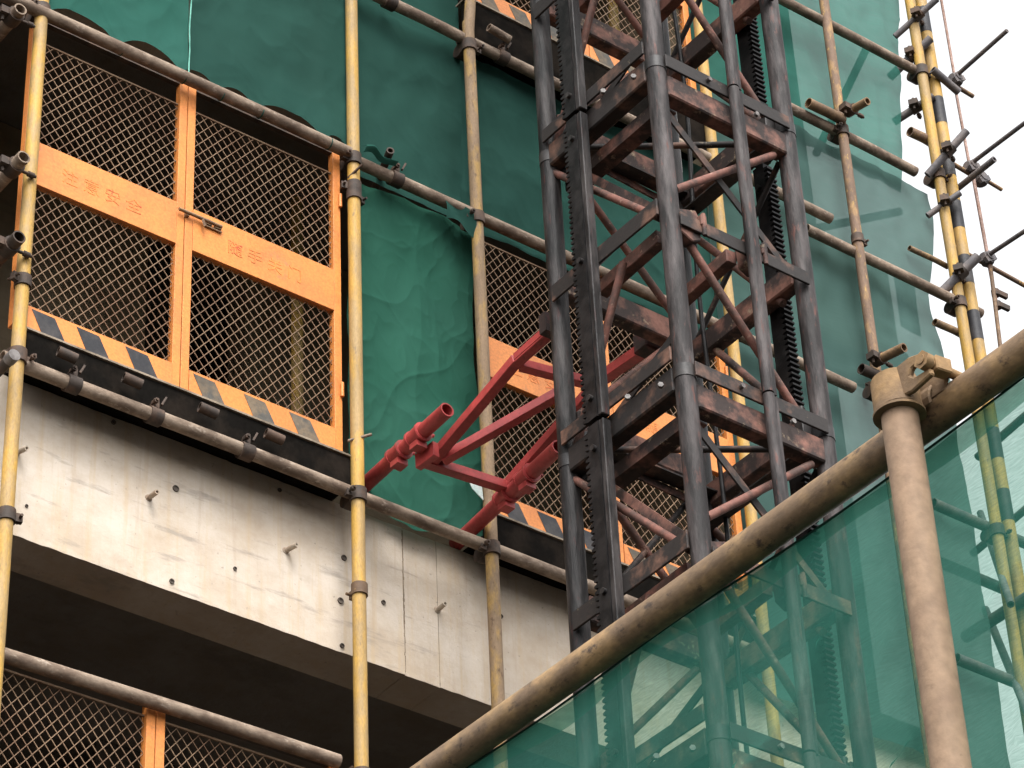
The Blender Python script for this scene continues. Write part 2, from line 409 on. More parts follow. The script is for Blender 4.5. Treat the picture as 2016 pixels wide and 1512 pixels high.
for k in (-1, 0, 1, 2):
    zb, zt = 7.915 + FH * k, 8.612 + FH * k
    if k == 0:
        rough_beam(2.2, 6.1285, 8.300, 8.506, zb, zt, "beam", "concrete_face", 1.3)
        rough_beam(6.1315, 6.300, 8.3035, 8.506, zb, zt, "beam", "concrete_face", 4.1)
        rough_beam(6.3015, 9.25, 8.301, 8.506, zb, zt, "beam", "concrete_face", 7.7)
    else:
        rough_beam(2.2, 9.25, 8.300, 8.506, zb, zt, "beam", "concrete_face", 9.0 + k)
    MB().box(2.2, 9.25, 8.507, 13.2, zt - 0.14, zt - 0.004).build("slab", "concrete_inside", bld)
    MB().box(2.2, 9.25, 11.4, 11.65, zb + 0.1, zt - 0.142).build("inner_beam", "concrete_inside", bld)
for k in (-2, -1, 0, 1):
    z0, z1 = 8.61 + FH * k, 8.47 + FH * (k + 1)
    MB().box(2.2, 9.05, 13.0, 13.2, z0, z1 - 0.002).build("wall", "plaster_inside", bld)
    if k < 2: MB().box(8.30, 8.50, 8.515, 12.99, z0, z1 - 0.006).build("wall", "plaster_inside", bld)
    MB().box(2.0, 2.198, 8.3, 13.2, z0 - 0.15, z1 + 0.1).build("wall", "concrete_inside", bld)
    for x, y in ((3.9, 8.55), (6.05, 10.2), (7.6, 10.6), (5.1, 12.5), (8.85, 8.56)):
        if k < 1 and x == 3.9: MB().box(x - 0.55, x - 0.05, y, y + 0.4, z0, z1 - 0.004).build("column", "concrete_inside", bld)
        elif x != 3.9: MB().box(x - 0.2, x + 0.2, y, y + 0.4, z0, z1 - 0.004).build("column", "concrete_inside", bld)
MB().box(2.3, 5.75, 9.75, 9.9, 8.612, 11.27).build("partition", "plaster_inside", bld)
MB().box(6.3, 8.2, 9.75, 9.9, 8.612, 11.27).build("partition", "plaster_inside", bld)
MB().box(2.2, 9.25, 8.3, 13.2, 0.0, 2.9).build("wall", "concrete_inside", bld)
# tie rod stubs and tie holes in the face of the beam
for x, z, dx, dz in ((4.366, 8.282, 0.01, -0.012), (4.939, 8.299, 0.0, -0.006), (5.564, 8.290, 0.012, 0.0), (6.298, 8.278, -0.006, -0.004)):
    p = Vector((x, 8.302, z)); q = p + Vector((dx, -0.062, dz))
    m = MB().tube(p, q, 0.0105, 0.006, seg=12); m.tube(p, p + Vector((0, -0.006, 0)), 0.017, seg=12, r2=0.013)
    m.build("tie_stub", "stub_plastic", bld)
for x, z, r in ((4.770, 8.585, .010), (5.056, 8.387, .014), (5.533, 8.565, .009), (5.840, 8.358, .013), (5.822, 8.150, .014),
                (5.05, 7.960, .011), (4.421, 8.061, .007), (6.029, 8.216, .010), (5.827, 7.945, .010), (6.62, 8.36, .010), (5.33, 8.12, .008)):
    m = MB().tube((x, 8.306, z), (x, 8.2945, z), r, r * 0.72, seg=14); m.build("tie_hole", "hole_dark", bld)
m = MB()
for k in range(45):
    za, zc = 7.93 + k * 0.0149, 7.93 + (k + 1) * 0.0149; e = 0.0022 * noise.noise(Vector((k * 0.7, 1, 2))); wd = 0.0022 + 0.0028 * abs(noise.noise(Vector((k * 0.43, 5, 2))))
    m.box(6.130 + e - wd, 6.130 + e + wd, 8.2993, 8.306, za, zc - 0.0003)
m.build("form_joint", "joint_brown", bld)

# ------------------------------------------------------------------ orange landing gates
def clip_line(px, pz, dx, dz, x0, x1, z0, z1):
    t0, t1 = -1e9, 1e9
    for p, d, a, b in ((px, dx, x0, x1), (pz, dz, z0, z1)):
        ta, tb = (a - p) / d, (b - p) / d
        if ta > tb: ta, tb = tb, ta
        t0, t1 = max(t0, ta), min(t1, tb)
    return (t0, t1) if t1 - t0 > 0.004 else None


def wire_mesh(parent, x0, x1, z0, z1, y):
    m = MB(); px, sl_ = 0.0465, 1.24
    ph = random.random() * px
    for sgn, yo in ((1, 0.0), (-1, 0.0022)):
        h = (z1 - z0) / sl_
        n0 = -int(h / px) - 2; n1 = int((x1 - x0 + h) / px) + 3
        for k in range(n0, n1):
            xb = x0 + ph + k * px if sgn > 0 else x0 + ph + k * px
            r = clip_line(xb, z0, 1.0, sl_ * sgn, x0, x1, z0, z1)
            if not r: continue
            a = Vector((xb + r[0], y + yo, z0 + sl_ * sgn * r[0])); b = Vector((xb + r[1], y + yo, z0 + sl_ * sgn * r[1]))
            m.bar(a, b, 0.0034, 0.0034, (0, 1, 0))
    o = m.build("wire_mesh", "mesh_wire", parent, kind="stuff")
    return o


FONT_OK = True


def lettering(parent, text, x, z, size, y, mat, gap=1.25):
    for i, ch in enumerate(text):
        c = bpy.data.curves.new("lettering", 'FONT'); c.body = ch; c.size = size; c.extrude = 0.0006; c.align_x = 'CENTER'
        t = bpy.data.objects.new("lettering_source", c); COL.objects.link(t)
        bpy.context.view_layer.update()
        dg = bpy.context.evaluated_depsgraph_get()
        me = bpy.data.meshes.new_from_object(t.evaluated_get(dg))
        bpy.data.objects.remove(t)
        base = BASE[parent.name]
        for v in me.vertices:
            a, b_, e = v.co
            v.co = Vector((x + i * size * gap + a, y - e, z + b_)) - base
        me.materials.clear(); me.materials.append(MATS[mat])
        o = bpy.data.objects.new("lettering", me); COL.objects.link(o); o.parent = parent; BASE[o.name] = base


def gate_leaf(x0, x1, zb, zt, label, hinge_left, text=None, text_x=0, faint=0, stripes="stripe_black", latch=None,
              mesh_top=None, y=8.19, kick=True, stripe_at=(0.055, 0.252, 0.47)):
    t = thing("gate_leaf", label, "gate", (x0, y, zb), "orange mesh landing gates")
    sw = 0.037; mid0, mid1, kz = zb + 0.715, zb + 0.932, 0.112
    for a, b in ((x0, x0 + sw), (x1 - sw, x1)):
        MB().box(a, b, y - 0.018, y + 0.018, zb, zt).build("stile", "orange_paint", t, bevel=0.002)
    mp = MB().box(x0 + sw + .0005, x1 - sw - .0005, y - 0.020, y - 0.014, mid0, mid1)
    mp.box(x0 + sw + .0005, x1 - sw - .0005, y - 0.0138, y + 0.014, mid1 - 0.02, mid1 - 0.002)
    mp.box(x0 + sw + .0005, x1 - sw - .0005, y - 0.0138, y + 0.014, mid0 + 0.002, mid0 + 0.02)
    mid = mp.build("middle_plate", "orange_paint", t, bevel=0.0015)
    if text:
        half = len(text) // 2
        lettering(mid, text[:half], text_x, mid0 + 0.072, 0.078, y - 0.0206, "lettering_faint" if faint & 1 else "lettering_red")
        lettering(mid, text[half:], text_x + half * 0.0975, mid0 + 0.072, 0.078, y - 0.0206, "lettering_faint" if faint & 2 else "lettering_red")
    kp = MB().box(x0 + sw + .0005, x1 - sw - .0005, y - 0.022, y - 0.015, zb + 0.001, zb + kz)
    kp.box(x0 + sw + .0005, x1 - sw - .0005, y - 0.0148, y + 0.012, zb + kz - 0.016, zb + kz - 0.001)
    kick = kp.build("kick_plate", "orange_paint", t, bevel=0.0015)
    for s in stripe_at:
        a, b = x0 + s, x0 + s + 0.100; lo, hi = zb + 0.004, zb + kz - 0.012
        MB().prism([(a, y - 0.0235, hi), (b, y - 0.0235, hi - 0.003), (b + 0.050, y - 0.0235, lo), (a + 0.048, y - 0.0235, lo)], (0, 0.001, 0)).build("stripe", stripes, kick)
    mt = mesh_top if mesh_top else zt - 0.13
    MB().box(x0 + sw + .0005, x1 - sw - .0005, y - 0.004, y + 0.004, mt - 0.004, mt + 0.004).build("top_rail", "mesh_wire", t)
    MB().box(x0 + sw + .0005, x1 - sw - .0005, y - 0.012, y + 0.012, zt - 0.022, zt - 0.001).build("head_rail", "dark_rusty_steel", t)
    wire_mesh(t, x0 + sw + .001, x1 - sw - .001, zb + kz + .001, mid0 - .001, y)
    wire_mesh(t, x0 + sw + .001, x1 - sw - .001, mid1 + .001, mt, y)
    hx = x0 + 0.006 if hinge_left else x1 - 0.006
    for hz in (zb + 0.28, zt - 0.32):
        MB().tube((hx, y - 0.026, hz), (hx, y - 0.026, hz + 0.07), 0.008, seg=10).build("hinge", "orange_paint", t)
    if latch:
        lx, lz = latch; yy = y - 0.036
        m = MB().tube((lx - 0.10, yy, lz), (lx + 0.105, yy, lz), 0.0075, seg=10)
        m.bar((lx + 0.012, yy, lz), (lx + 0.020, yy - 0.012, lz - 0.045), 0.010, 0.010)
        for px_ in (-0.055, 0.045, 0.09): m.bar((lx + px_, yy + 0.012, lz - 0.013), (lx + px_, yy + 0.012, lz + 0.013), 0.03 if px_ > 0 else 0.014, 0.020, (0, 1, 0))
        m.bar((lx + 0.03, yy + 0.01, lz - 0.02), (lx + 0.11, yy + 0.01, lz - 0.02), 0.008, 0.006)
        m.build("latch", "brown_steel_pipe", t)
    return t


gate_leaf(4.245, 4.9825, 8.752, 10.355, "left leaf of the big orange mesh gate, dark slanted stripes along its foot", True, "注意安全", 4.452, 1, stripe_at=(0.075, 0.270, 0.487))
gate_leaf(4.9865, 5.752, 8.752, 10.355, "right leaf of the big orange mesh gate with latch and faded grey stripes", False, "随手关门", 5.225, 2, "stripe_faded", latch=(5.045, 9.636), stripe_at=(0.053, 0.288, 0.503))
gate_leaf(6.482, 7.163, 8.752, 10.355, "orange mesh gate leaf behind the red bracket and the left mast leg", True, "注意安全", 6.66, 0)
gate_leaf(7.167, 7.915, 8.752, 10.355, "orange mesh gate leaf seen through the lower part of the mast", False, "随手关门", 7.42, 1, stripes="stripe_faded")
gate_leaf(6.482, 7.185, 11.668, 13.27, "high orange gate leaf above the dark board, left of the mast", True, stripes="stripe_faded")
gate_leaf(7.189, 7.915, 11.668, 13.27, "high orange gate leaf seen through the top of the mast", False, stripes="stripe_faded")
gate_leaf(4.19, 4.930, 5.70, 7.34, "rusty orange mesh gate leaf in the bottom left corner below the beam", True, mesh_top=7.275, y=8.20)
gate_leaf(4.934, 5.725, 5.70, 7.34, "orange mesh gate leaf at the bottom, right of the corner leaf", False, mesh_top=7.275, y=8.20)

# dark boards under the gates, each with a dusty upper lip
def board(x0, x1, z0, z1, label):
    t = thing("toe_board", label, "board", (x0, 8.16, z0))
    MB().box(x0, x1, 8.155, 8.205, z0, z1 - 0.0095).build("board", "black_board", t, bevel=0.002)
    MB().box(x0 - 0.01, x1, 8.145, 8.23, z1 - 0.009, z1).build("edge_strip", "dusty_edge", t)
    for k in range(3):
        MB().box(x0, x1, 8.207 + k * 0.10, 8.305 + k * 0.10, z0 + 0.038, z0 + 0.072).build("shade_plank", "black_board", t)  # added black strips that close the gap and imitate the shadow band there


board(4.300, 5.790, 8.578, 8.742, "black board running under the big orange gate on the left")
board(6.470, 7.930, 8.578, 8.742, "black board under the orange gate behind the mast")
board(6.475, 7.930, 11.405, 11.66, "black board under the high orange gate at the top")

# ------------------------------------------------------------------ uprights
def upright(x, z0, z1, mat, label, r=PR, y=Y0, cpl=(), slv=(), bend=0.002):
    t = thing("scaffold_pole", label, "scaffold pole", (x, y, z0), "scaffold uprights on the facade")
    MB().tube((x, y, z0), (x, y, z1), r, r - 0.004, rings=24, bend=bend).build("tube", mat, t)
    for z, sd_ in cpl: coupler(t, (x, y, z), side=sd_, off=(0, 0.052, 0), r=r)
    for z, e in slv: sleeve(t, (x, y, z), ear=e, r=r)
    return t


p1 = upright(4.257, 4.0, 13.0, "yellow_pipe_paint", "pale yellow upright at the far left edge of the big gate", cpl=((10.335, -1), (8.575, 1)), slv=((7.86, (1, -0.2, 0)), (8.93, (-1, -0.3, 0))))
p2 = upright(5.796, 4.0, 13.2, "yellow_pipe_paint", "bright yellow upright right of the big orange gate", cpl=((10.300, -1), (8.545, -1), (7.275, -1)), slv=((10.10, (1, 0.2, 0)), (10.145, (-1, 0.3, 0))))
sleeve(p2, (5.796, Y0, 8.10), "brown_steel_pipe", h=0.05, ear=(0, 1, 0))
p3 = upright(6.458, 4.0, 11.47, "worn_yellow_paint", "blotchy yellow upright along the hanging green sheet", cpl=((11.32, 1), (10.285, -1), (8.535, -1)), bend=0.004)
p4 = upright(7.940, 4.0, 13.6, "yellow_pipe_paint", "pale yellow upright behind the mast", cpl=((11.30, 1), (10.30, -1)))
p5 = upright(8.880, 4.0, 13.9, "peeling_brown_pipe", "brown upright in front of the green net right of the mast", r=0.0265, cpl=((12.02, -1), (10.37, 1)), slv=((11.30, (1, 0, 0)),))
p6 = upright(9.570, 4.0, 14.2, "yellow_pipe_paint", "tall yellow corner upright against the white sky", cpl=((12.80, 1), (12.06, 1), (11.20, -1), (9.80, 1)), r=0.029)

# upright tops that stand beside the others
m = MB().tube((6.452, Y0 + 0.004, 11.30), (6.50, Y0 + 0.02, 11.72), 0.026, 0.022, rings=6)
m2 = thing("scaffold_pole", "short leaning worn tube on top of the blotchy upright beside the high gate", "scaffold pole", (6.452, Y0, 11.3), "scaffold uprights on the facade")
m.build("tube", "worn_yellow_paint", m2)

# interior uprights behind the gates
for px, py, Y, lab in ((585, 700, 8.95, "yellow tube standing inside behind the right leaf of the big gate"), (1208, 30, 8.95, "yellow tube standing inside behind the high gate")):
    q = at(px, py, Y=Y)
    solo("inner_pole", MB().tube((q.x, Y, 8.612 if py > 100 else 11.43), (q.x, Y, q.z + 0.9), PR, 0.023), "yellow_pipe_paint", lab, "scaffold pole")

# ------------------------------------------------------------------ ledgers
def ledger(x0, x1, z, label, mat="dusty_steel_pipe", y=YL, r=PR, dz=0.0, cpl=(), bend=0.003):
    t = thing("ledger_pipe", label, "scaffold pipe", (x0, y, z), "horizontal scaffold pipes on the facade")
    MB().tube((x0, y, z), (x1, y, z + dz), r, r - 0.004, rings=16, bend=bend).build("tube", mat, t)
    for x in cpl:
        m = MB(); zz = z + dz * (x - x0) / (x1 - x0)
        m.tube((x - 0.028, y, zz), (x + 0.028, y, zz), r + 0.008, seg=16)
        m.bar((x, y, zz + r), (x, y, zz + r + 0.04), 0.03, 0.026, (1, 0, 0))
        m.tube((x - 0.012, y - 0.045, zz + r + 0.022), (x - 0.012, y + 0.03, zz + r + 0.022), 0.006, seg=8)
        m.tube((x - 0.012, y - 0.038, zz + r + 0.022), (x - 0.012, y - 0.026, zz + r + 0.022), 0.012, seg=6)
        m.bar((x + 0.014, y - 0.03, zz + r + 0.012), (x + 0.03, y - 0.036, zz + r + 0.05), 0.012, 0.008)
        m.build("coupler", "dark_rusty_steel", t)
    return t


YF = 8.122
ledger(4.02, 5.765, 10.318, "dusty pipe along the top of the big orange gate", y=YF, cpl=())
ledger(5.828, 8.72, 10.318, "dusty pipe from the bright yellow upright past the mast, over the hanging sheet", cpl=(6.03,), y=8.15)
ledger(4.20, 5.768, 8.560, "dark dusty pipe under the black board, left of the bright yellow upright", cpl=(4.50, 4.86, 5.275), y=8.15)
ledger(5.824, 7.93, 8.556, "dark dusty pipe along the top of the concrete beam under the green sheet", y=8.15, dz=-0.01)
ledger(5.86, 6.43, 11.372, "grey pipe at the top between the two yellow uprights", y=8.15, cpl=(6.02,))
ledger(6.49, 8.72, 11.372, "brownish pipe under the high black board, running behind the mast", y=8.15, cpl=(6.66,))
ledger(3.80, 5.700, 7.290, "dusty pipe over the orange gate in the bottom left corner", y=8.15, dz=0.03)
ledger(8.50, 9.62, 12.815, "grey pipe high across the green net to the corner upright", y=8.16)
ledger(8.50, 9.42, 12.03, "dark pipe across the net just below the brown upright's upper coupler", y=8.16)
ledger(8.55, 9.75, 11.232, "long grey pipe across the lower green net to the corner", y=8.16)
ledger(8.74, 8.98, 10.41, "short thick pipe end beside the foot of the brown upright", mat="dark_rusty_steel", y=8.10)
ledger(8.62, 8.86, 12.06, "short pipe end left of the brown upright's upper coupler", mat="brown_steel_pipe", y=8.10)
ledger(9.44, 9.60, 12.33, "brownish pipe leading to the corner upright below the upper net", mat="peeling_brown_pipe", y=8.17)
ledger(9.40, 9.60, 11.03, "tan pipe leading to the corner upright at the lower net edge", mat="near_pipe_paint", y=8.17, r=0.02)
ledger(9.33, 9.60, 11.50, "thin tan pipe leading to the corner upright beside a bright gap", mat="near_pipe_paint", y=8.20, r=0.015)

# ------------------------------------------------------------------ tube ends that point out of the facade
def putlog(p, q, label, mat="dusty_steel_pipe", r=PR, cpl=None, cat="scaffold pipe", cap=None):
    p, q = Vector(p), Vector(q)
    t = thing("putlog_pipe", label, cat, p)
    MB().tube(p, q, r, r - 0.006, rings=4).build("tube", mat, t)
    if cpl:
        c = p.lerp(q, cpl); d = (q - p).normalized(); m = MB()
        m.tube(c - d * 0.028, c + d * 0.028, r + 0.008, seg=16)
        sd_ = d.cross(Vector((0, 0, 1))).normalized()
        m.bar(c - sd_ * (r + 0.001), c - sd_ * (r + 0.04), 0.05, 0.034)
        m.tube(c - sd_ * (r + 0.02) - Vector((0, 0, 0.04)), c - sd_ * (r + 0.02) + Vector((0, 0, 0.035)), 0.007, seg=8)
        m.tube(c + sd_ * (r - 0.005), c + sd_ * (r + 0.07), 0.007, seg=8)
        m.tube(c + sd_ * (r + 0.035), c + sd_ * (r + 0.06), 0.013, seg=6)
        m.build("coupler", "dark_rusty_steel", t)
    if cap:
        d = (q - p).normalized(); MB().tube(p - d * 0.012, p + d * 0.03, r + 0.003, seg=16).build("end_cap", cap, t)
    return t


putlog((4.165, 8.02, 9.43), (4.165, 9.3, 9.43), "open pipe end left of the far left upright, upper of two", cpl=0.06)
putlog((4.170, 8.02, 9.035), (4.170, 9.3, 9.035), "open pipe end left of the far left upright, lower of two", mat="dark_rusty_steel", cpl=0.06)
putlog((4.168, 8.00, 8.455), (4.168, 9.0, 8.455), "pipe end with a white cap at the left picture edge", mat="dark_rusty_steel", cap="bolt_steel", r=0.021)
putlog((4.12, 8.05, 10.21), (4.12, 9.2, 10.21), "dark pipe end in the top left corner under the dusty pipe", mat="dusty_steel_pipe", cpl=0.05)
for x, lab in ((4.405, "stub pipe end on the black board right beside the far left upright"), (4.69, "first stub pipe end on the black board, left of centre"), (5.03, "stub pipe end on the black board below the gate's middle stiles"), (5.335, "stub pipe end on the black board right of centre")):
    solo("stub_pipe", MB().tube((x, 8.10, 8.645), (x + 0.075, 8.09, 8.632), 0.021, 0.016), "dark_rusty_steel", lab, "pipe stub", "stub pipe ends on the black board")
putlog((5.94, 8.06, 10.375), (6.03, 8.30, 10.375), "dark stub clamped on the pipe above the hanging sheet", mat="dark_rusty_steel", r=0.018)
solo("stub_pipe", MB().tube((6.545, 8.09, 11.455), (6.665, 8.09, 11.44), 0.020, 0.015), "dusty_steel_pipe", "small stub pipe on the high black board beside the leaning tube", "pipe stub")
solo("tie_wire", MB().tube((5.77, 8.14, 10.19), (5.80, 8.075, 10.235), 0.006), "dark_rusty_steel", "thin bent iron hook tied on the bright yellow upright near the gate's top", "iron hook")
solo("tie_wire", MB().tube((5.755, 8.14, 8.80), (5.835, 8.09, 8.835), 0.006), "dusty_steel_pipe", "thin iron rod stuck behind the bright yellow upright at the gate's foot", "iron rod")
q1 = at(1667, 222, Y=8.09); q2 = at(1708, 199, Y=7.94)
putlog(q2, q1, "reddish pipe end sticking out at the brown upright's upper coupler", mat="brown_steel_pipe", r=0.022, cpl=0.8)
q1 = at(1722, 712, Y=8.09); q2 = at(1780, 684, Y=7.90)
putlog(q2, q1, "cut pipe end sticking out at the foot of the brown upright", mat="brown_steel_pipe", r=0.024, cpl=0.85)

# ------------------------------------------------------------------ corner of the scaffold against the sky
sp = thing("striped_pole", "black and yellow banded upright just behind the corner upright", "scaffold pole", (9.66, 8.134, 6.0))
MB().tube((9.66, 8.134, 6.0), (9.66, 8.134, 14.2), 0.033, 0.028).build("tube", "yellow_pipe_paint", sp)
for z1 in (13.31, 12.645, 12.275, 11.915, 11.545, 11.18, 10.81, 10.44, 10.07):
    MB().tube((9.66, 8.134, z1 - 0.185), (9.66, 8.134, z1), 0.0338, 0.028, seg=24).build("band", "stripe_black", sp)
rod = thing("thin_rod", "thin pinkish upright rod standing free in the white sky", "rod", (9.835, Y0, 11.0))
MB().tube((9.835, Y0, 12.87), (9.835, Y0, 13.9), 0.008, seg=10).build("rod", "pink_rod", rod)
MB().tube((9.845, Y0 + 0.01, 12.20), (9.835, Y0 + 0.01, 12.90), 0.0085, seg=10).build("rod", "pink_rod", rod)
MB().tube((9.855, Y0, 11.30), (9.845, Y0, 12.25), 0.010, seg=10).build("rod", "pink_rod", rod)
MB().tube((9.862, Y0, 11.62), (9.80, Y0 - 0.02, 10.95), 0.011, seg=10).build("rod", "brown_steel_pipe", rod)
for z in (11.32, 11.40):
    m = MB().tube((9.862, Y0, z - 0.018), (9.862, Y0, z + 0.018), 0.022, seg=12); m.bar((9.862, Y0 - 0.01, z), (9.925, Y0 - 0.02, z - 0.01), 0.02, 0.03)
    m.build("coupler", "dark_rusty_steel", rod)


def node(c, label):
    c = Vector(c); m = MB()
    m.tube(c + Vector((0, 0, -0.030)), c + Vector((0, 0, 0.030)), 0.030, seg=12)
    m.tube(c + Vector((-0.035, 0, 0)), c + Vector((0.035, 0, 0)), 0.026, seg=12)
    m.tube(c + Vector((0, -0.035, 0.01)), c + Vector((0, 0.035, 0.01)), 0.025, seg=12)
    m.bar(c + Vector((-0.03, -0.02, -0.03)), c + Vector((0.045, -0.02, 0.02)), 0.02, 0.03)
    return solo("clamp", m, "grey_pipe", label, "clamp", "clamps at the scaffold corner", base=c)


for z, xe, px0, px1, lab in ((12.88, 9.985, (1876, 155), (1983, 60), "top"), (12.245, 9.90, (1905, 327), (2040, 225), "second"), (11.615, 10.15, (1940, 506), (2040, 440), "lowest")):
    a = at(*px0, X=9.835); b = at(*px1, X=9.835)
    putlog(b, (a.x, a.y, a.z), "slender grey pipe reaching out into the white sky, %s of three" % lab, mat="grey_pipe", r=0.0125)
    putlog((xe, Y0 + 0.02, z - 0.03), (9.58, Y0 + 0.02, z), "reddish pipe end past the corner upright, %s of three" % lab, mat="peeling_brown_pipe", r=0.013)
    node((9.838, Y0, z), "dark clamp joining the %s slender pipe to the free thin rod" % lab)
a = at(1884, 372, X=9.72); b = at(1958, 313, X=9.72)
putlog(b, a, "grey pipe end in the sky just below the second slender pipe", mat="grey_pipe", r=0.0175)
node((9.90, Y0, 12.19), "dark clamp on the grey pipe end right of the free thin rod")
putlog((10.06, Y0, 12.20), (9.89, Y0, 12.215), "short thin pipe end in the sky right of the second clamp", mat="peeling_brown_pipe", r=0.011)
putlog((9.78, 8.08, 12.72), (9.60, 8.08, 12.79), "short grey pipe end under the top reddish pipe at the corner", mat="grey_pipe", r=0.022)
for px0, px1, r, lab in (((1752, 152), (1832, 76), 0.024, "dark pipe crossing the corner upright below its top coupler"),
                         ((1762, 72), (1845, -2), 0.018, "dark pipe crossing behind the corner upright at the top edge"),
                         ((1760, 240), (1838, 190), 0.022, "dark pipe crossing the corner upright above the net step"),
                         ((1826, 345), (1903, 258), 0.022, "thick dark pipe crossing the corner upright at the middle"),
                         ((1826, 425), (1890, 380), 0.017, "dark pipe crossing behind the corner upright near a bright gap"),
                         ((1850, 580), (1925, 505), 0.026, "heavy grey pipe crossing the corner upright low down")):
    a = at(*px0, X=9.50); b = at(*px1, X=9.62)
    putlog(b, a, lab, mat="grey_pipe", r=r, cpl=0.45)
# lower scaffold past the corner, seen through the near net
for x, z1, lab in ((9.93, 10.45, "dark upright right of the corner, seen through the near net"), (10.42, 10.2, "outermost dark upright seen through the near net at the right edge")):
    upright(x, 4.0, z1, "grey_pipe", lab, cpl=((9.80, 1), (8.98, 1)))
ledger(9.2, 10.9, 9.85, "upper dark pipe past the corner, seen through the near net", mat="grey_pipe", dz=0.0)
ledger(9.2, 10.9, 9.62, "dark pipe just under the upper one past the corner, seen through the near net", mat="grey_pipe", y=8.3)
ledger(9.2, 10.9, 8.98, "lower dark pipe past the corner, seen through the near net", mat="grey_pipe")
for px0, px1, r, lab in (((1900, 1255), (2040, 1165), 0.03, "thick dark cross pipe seen through the near net at the right edge"),
                         ((1915, 1090), (2040, 985), 0.02, "upper dark cross pipe seen through the near net at the right edge"),
                         ((1925, 900), (2040, 800), 0.022, "dark cross pipe right under the near pipe at the right edge"),
                         ((1930, 1010), (1990, 1190), 0.018, "steep dark brace seen through the near net at the right edge"),
                         ((1940, 1200), (2030, 1420), 0.02, "long dark brace low at the right edge behind the near net")):
    a = at(*px0, Y=8.5); b = at(*px1, Y=8.0)
    putlog(b, a, lab, mat="grey_pipe", r=r)

# ------------------------------------------------------------------ green safety nets on the facade
def net(name, label, mat, x0, x1, z0, z1, y, amp, seed, nu=70, nv=70, bottom=None, top=None, folds=0.0, crumple=0.0, left=None, right=None, group="green nets on the facade", fx=3.0, fz=2.0):
    m = MB()

    def fn(u, v):
        x = x0 + (x1 - x0) * u; z = z0 + (z1 - z0) * v
        if bottom: z += bottom(x) * (1 - v) ** 6
        if left: x += left(v) * (1 - u) ** 4
        if right: x += right(v) * u ** 4
        d = amp * noise.noise(Vector((x * fx, z * fz, seed))) + amp * 0.45 * noise.noise(Vector((x * fx * 3, z * fz * 2.6, seed + 9)))
        if folds:
            k = x * 9 + 1.5 * noise.noise(Vector((x * 2, z * 1.5, seed + 4))) + z * 1.4
            d += folds * (1 - abs(math.sin(k))) ** 3
            k2 = z * 5 - x * 6 + 2.2 * noise.noise(Vector((x * 2.5, z * 2.5, seed + 6)))
            d += folds * 0.7 * (1 - abs(math.sin(k2))) ** 5
            k3 = z * 7 + x * 8 + 2.5 * noise.noise(Vector((x * 3.1, z * 2.1, seed + 12)))
            d += folds * 0.5 * (1 - abs(math.sin(k3))) ** 6
        if crumple:
            for fr_, am in ((3.2, 1.0), (6.5, 0.6), (12.0, 0.3)):
                r1 = abs(noise.noise(Vector((x * fr_ * 1.15 + z * 0.6, z * fr_ * 0.75 - x * 0.4, seed + fr_))))
                d += crumple * am * (1 - min(1, r1 * 3.2)) ** 2
        return Vector((x, y - d, z))
    m.grid(nu, nv, fn)
    return solo(name, m, mat, label, "safety net", group, base=(x0, y, z0)), fn


TIES = [4.29, 4.63, 4.93, 5.115, 5.31, 5.66, 5.80]


def scallop(x):
    for a, b in zip(TIES, TIES[1:]):
        if a <= x <= b:
            t = (x - a) / (b - a); return 0.085 * (math.sin(math.pi * t) ** 0.7) * min(1, 0.35 + (b - a) / 0.45)
    return 0.0


n1, f1 = net("safety_net", "lighter green net left of the pale seam above the big gate", "net_light_green", 4.285, 4.968, 10.366, 12.2, 8.16, 0.012, 1.0, 110, 200, scallop, folds=0.003, crumple=0.004)
n2, f2 = net("safety_net", "dark green net between the pale seam and the bright yellow upright", "net_green", 4.972, 5.79, 10.366, 12.2, 8.165, 0.016, 2.0, 110, 200, scallop, folds=0.002, crumple=0.003)
m = MB()
for k in range(60):
    a = Vector((4.970 + 0.012 * noise.noise(Vector((k * 0.13, 3, 1))), 8.150, 10.36 + k * 0.025)); b = Vector((4.970 + 0.012 * noise.noise(Vector(((k + 1) * 0.13, 3, 1))), 8.150, 10.36 + (k + 1) * 0.025))
    m.tube(a, b, 0.0035, seg=6)
m.build("hem", "hem_thread", n1)
for x in TIES[1:-1]:
    m = MB(); m.tube((x - 0.0025, YF, 10.318), (x + 0.0025, YF, 10.318), PR + 0.0015, seg=16); m.bar((x, 8.14, 10.34), (x, 8.15, 10.385), 0.012, 0.006)
    m.build("net_tie", "net_dark_hem", n2 if x > 4.97 else n1)
net("safety_net", "dark green net between the two yellow uprights above the hanging sheet", "net_green", 5.80, 6.47, 10.33, 11.40, 8.235, 0.020, 3.0, 90, 140, folds=0.002, crumple=0.003)
net("safety_net", "shadowed green net at the top edge above the grey pipe", "net_green", 5.80, 6.50, 11.36, 12.6, 8.25, 0.015, 3.6, 40, 50)
net("safety_net", "green net behind the mast between the two long pipes", "net_green", 6.46, 7.96, 10.33, 11.39, 8.245, 0.020, 4.0, 160, 110, folds=0.003, crumple=0.005)
n4, f4 = net("hanging_sheet", "crumpled green sheet hanging behind the red bracket between the gates", "net_sheet_green", 5.835, 6.515, 8.575, 10.30, 8.240, 0.030, 5.0, 150, 300, folds=0.006, crumple=0.006, fx=2.6, fz=1.6,
             bottom=lambda x: 0.03 * abs(math.sin((x - 5.8) * 9)), right=lambda v: 0.02 * math.sin(v * 7))
m = MB(); a = at(918, 935, Y=8.13); b = at(948, 950, Y=8.13); c = at(952, 985, Y=8.135); d = at(930, 962, Y=8.13)
m.prism([a, b, c, d], (0, 0.003, 0)); m.build("torn_patch", "torn_film", n4)
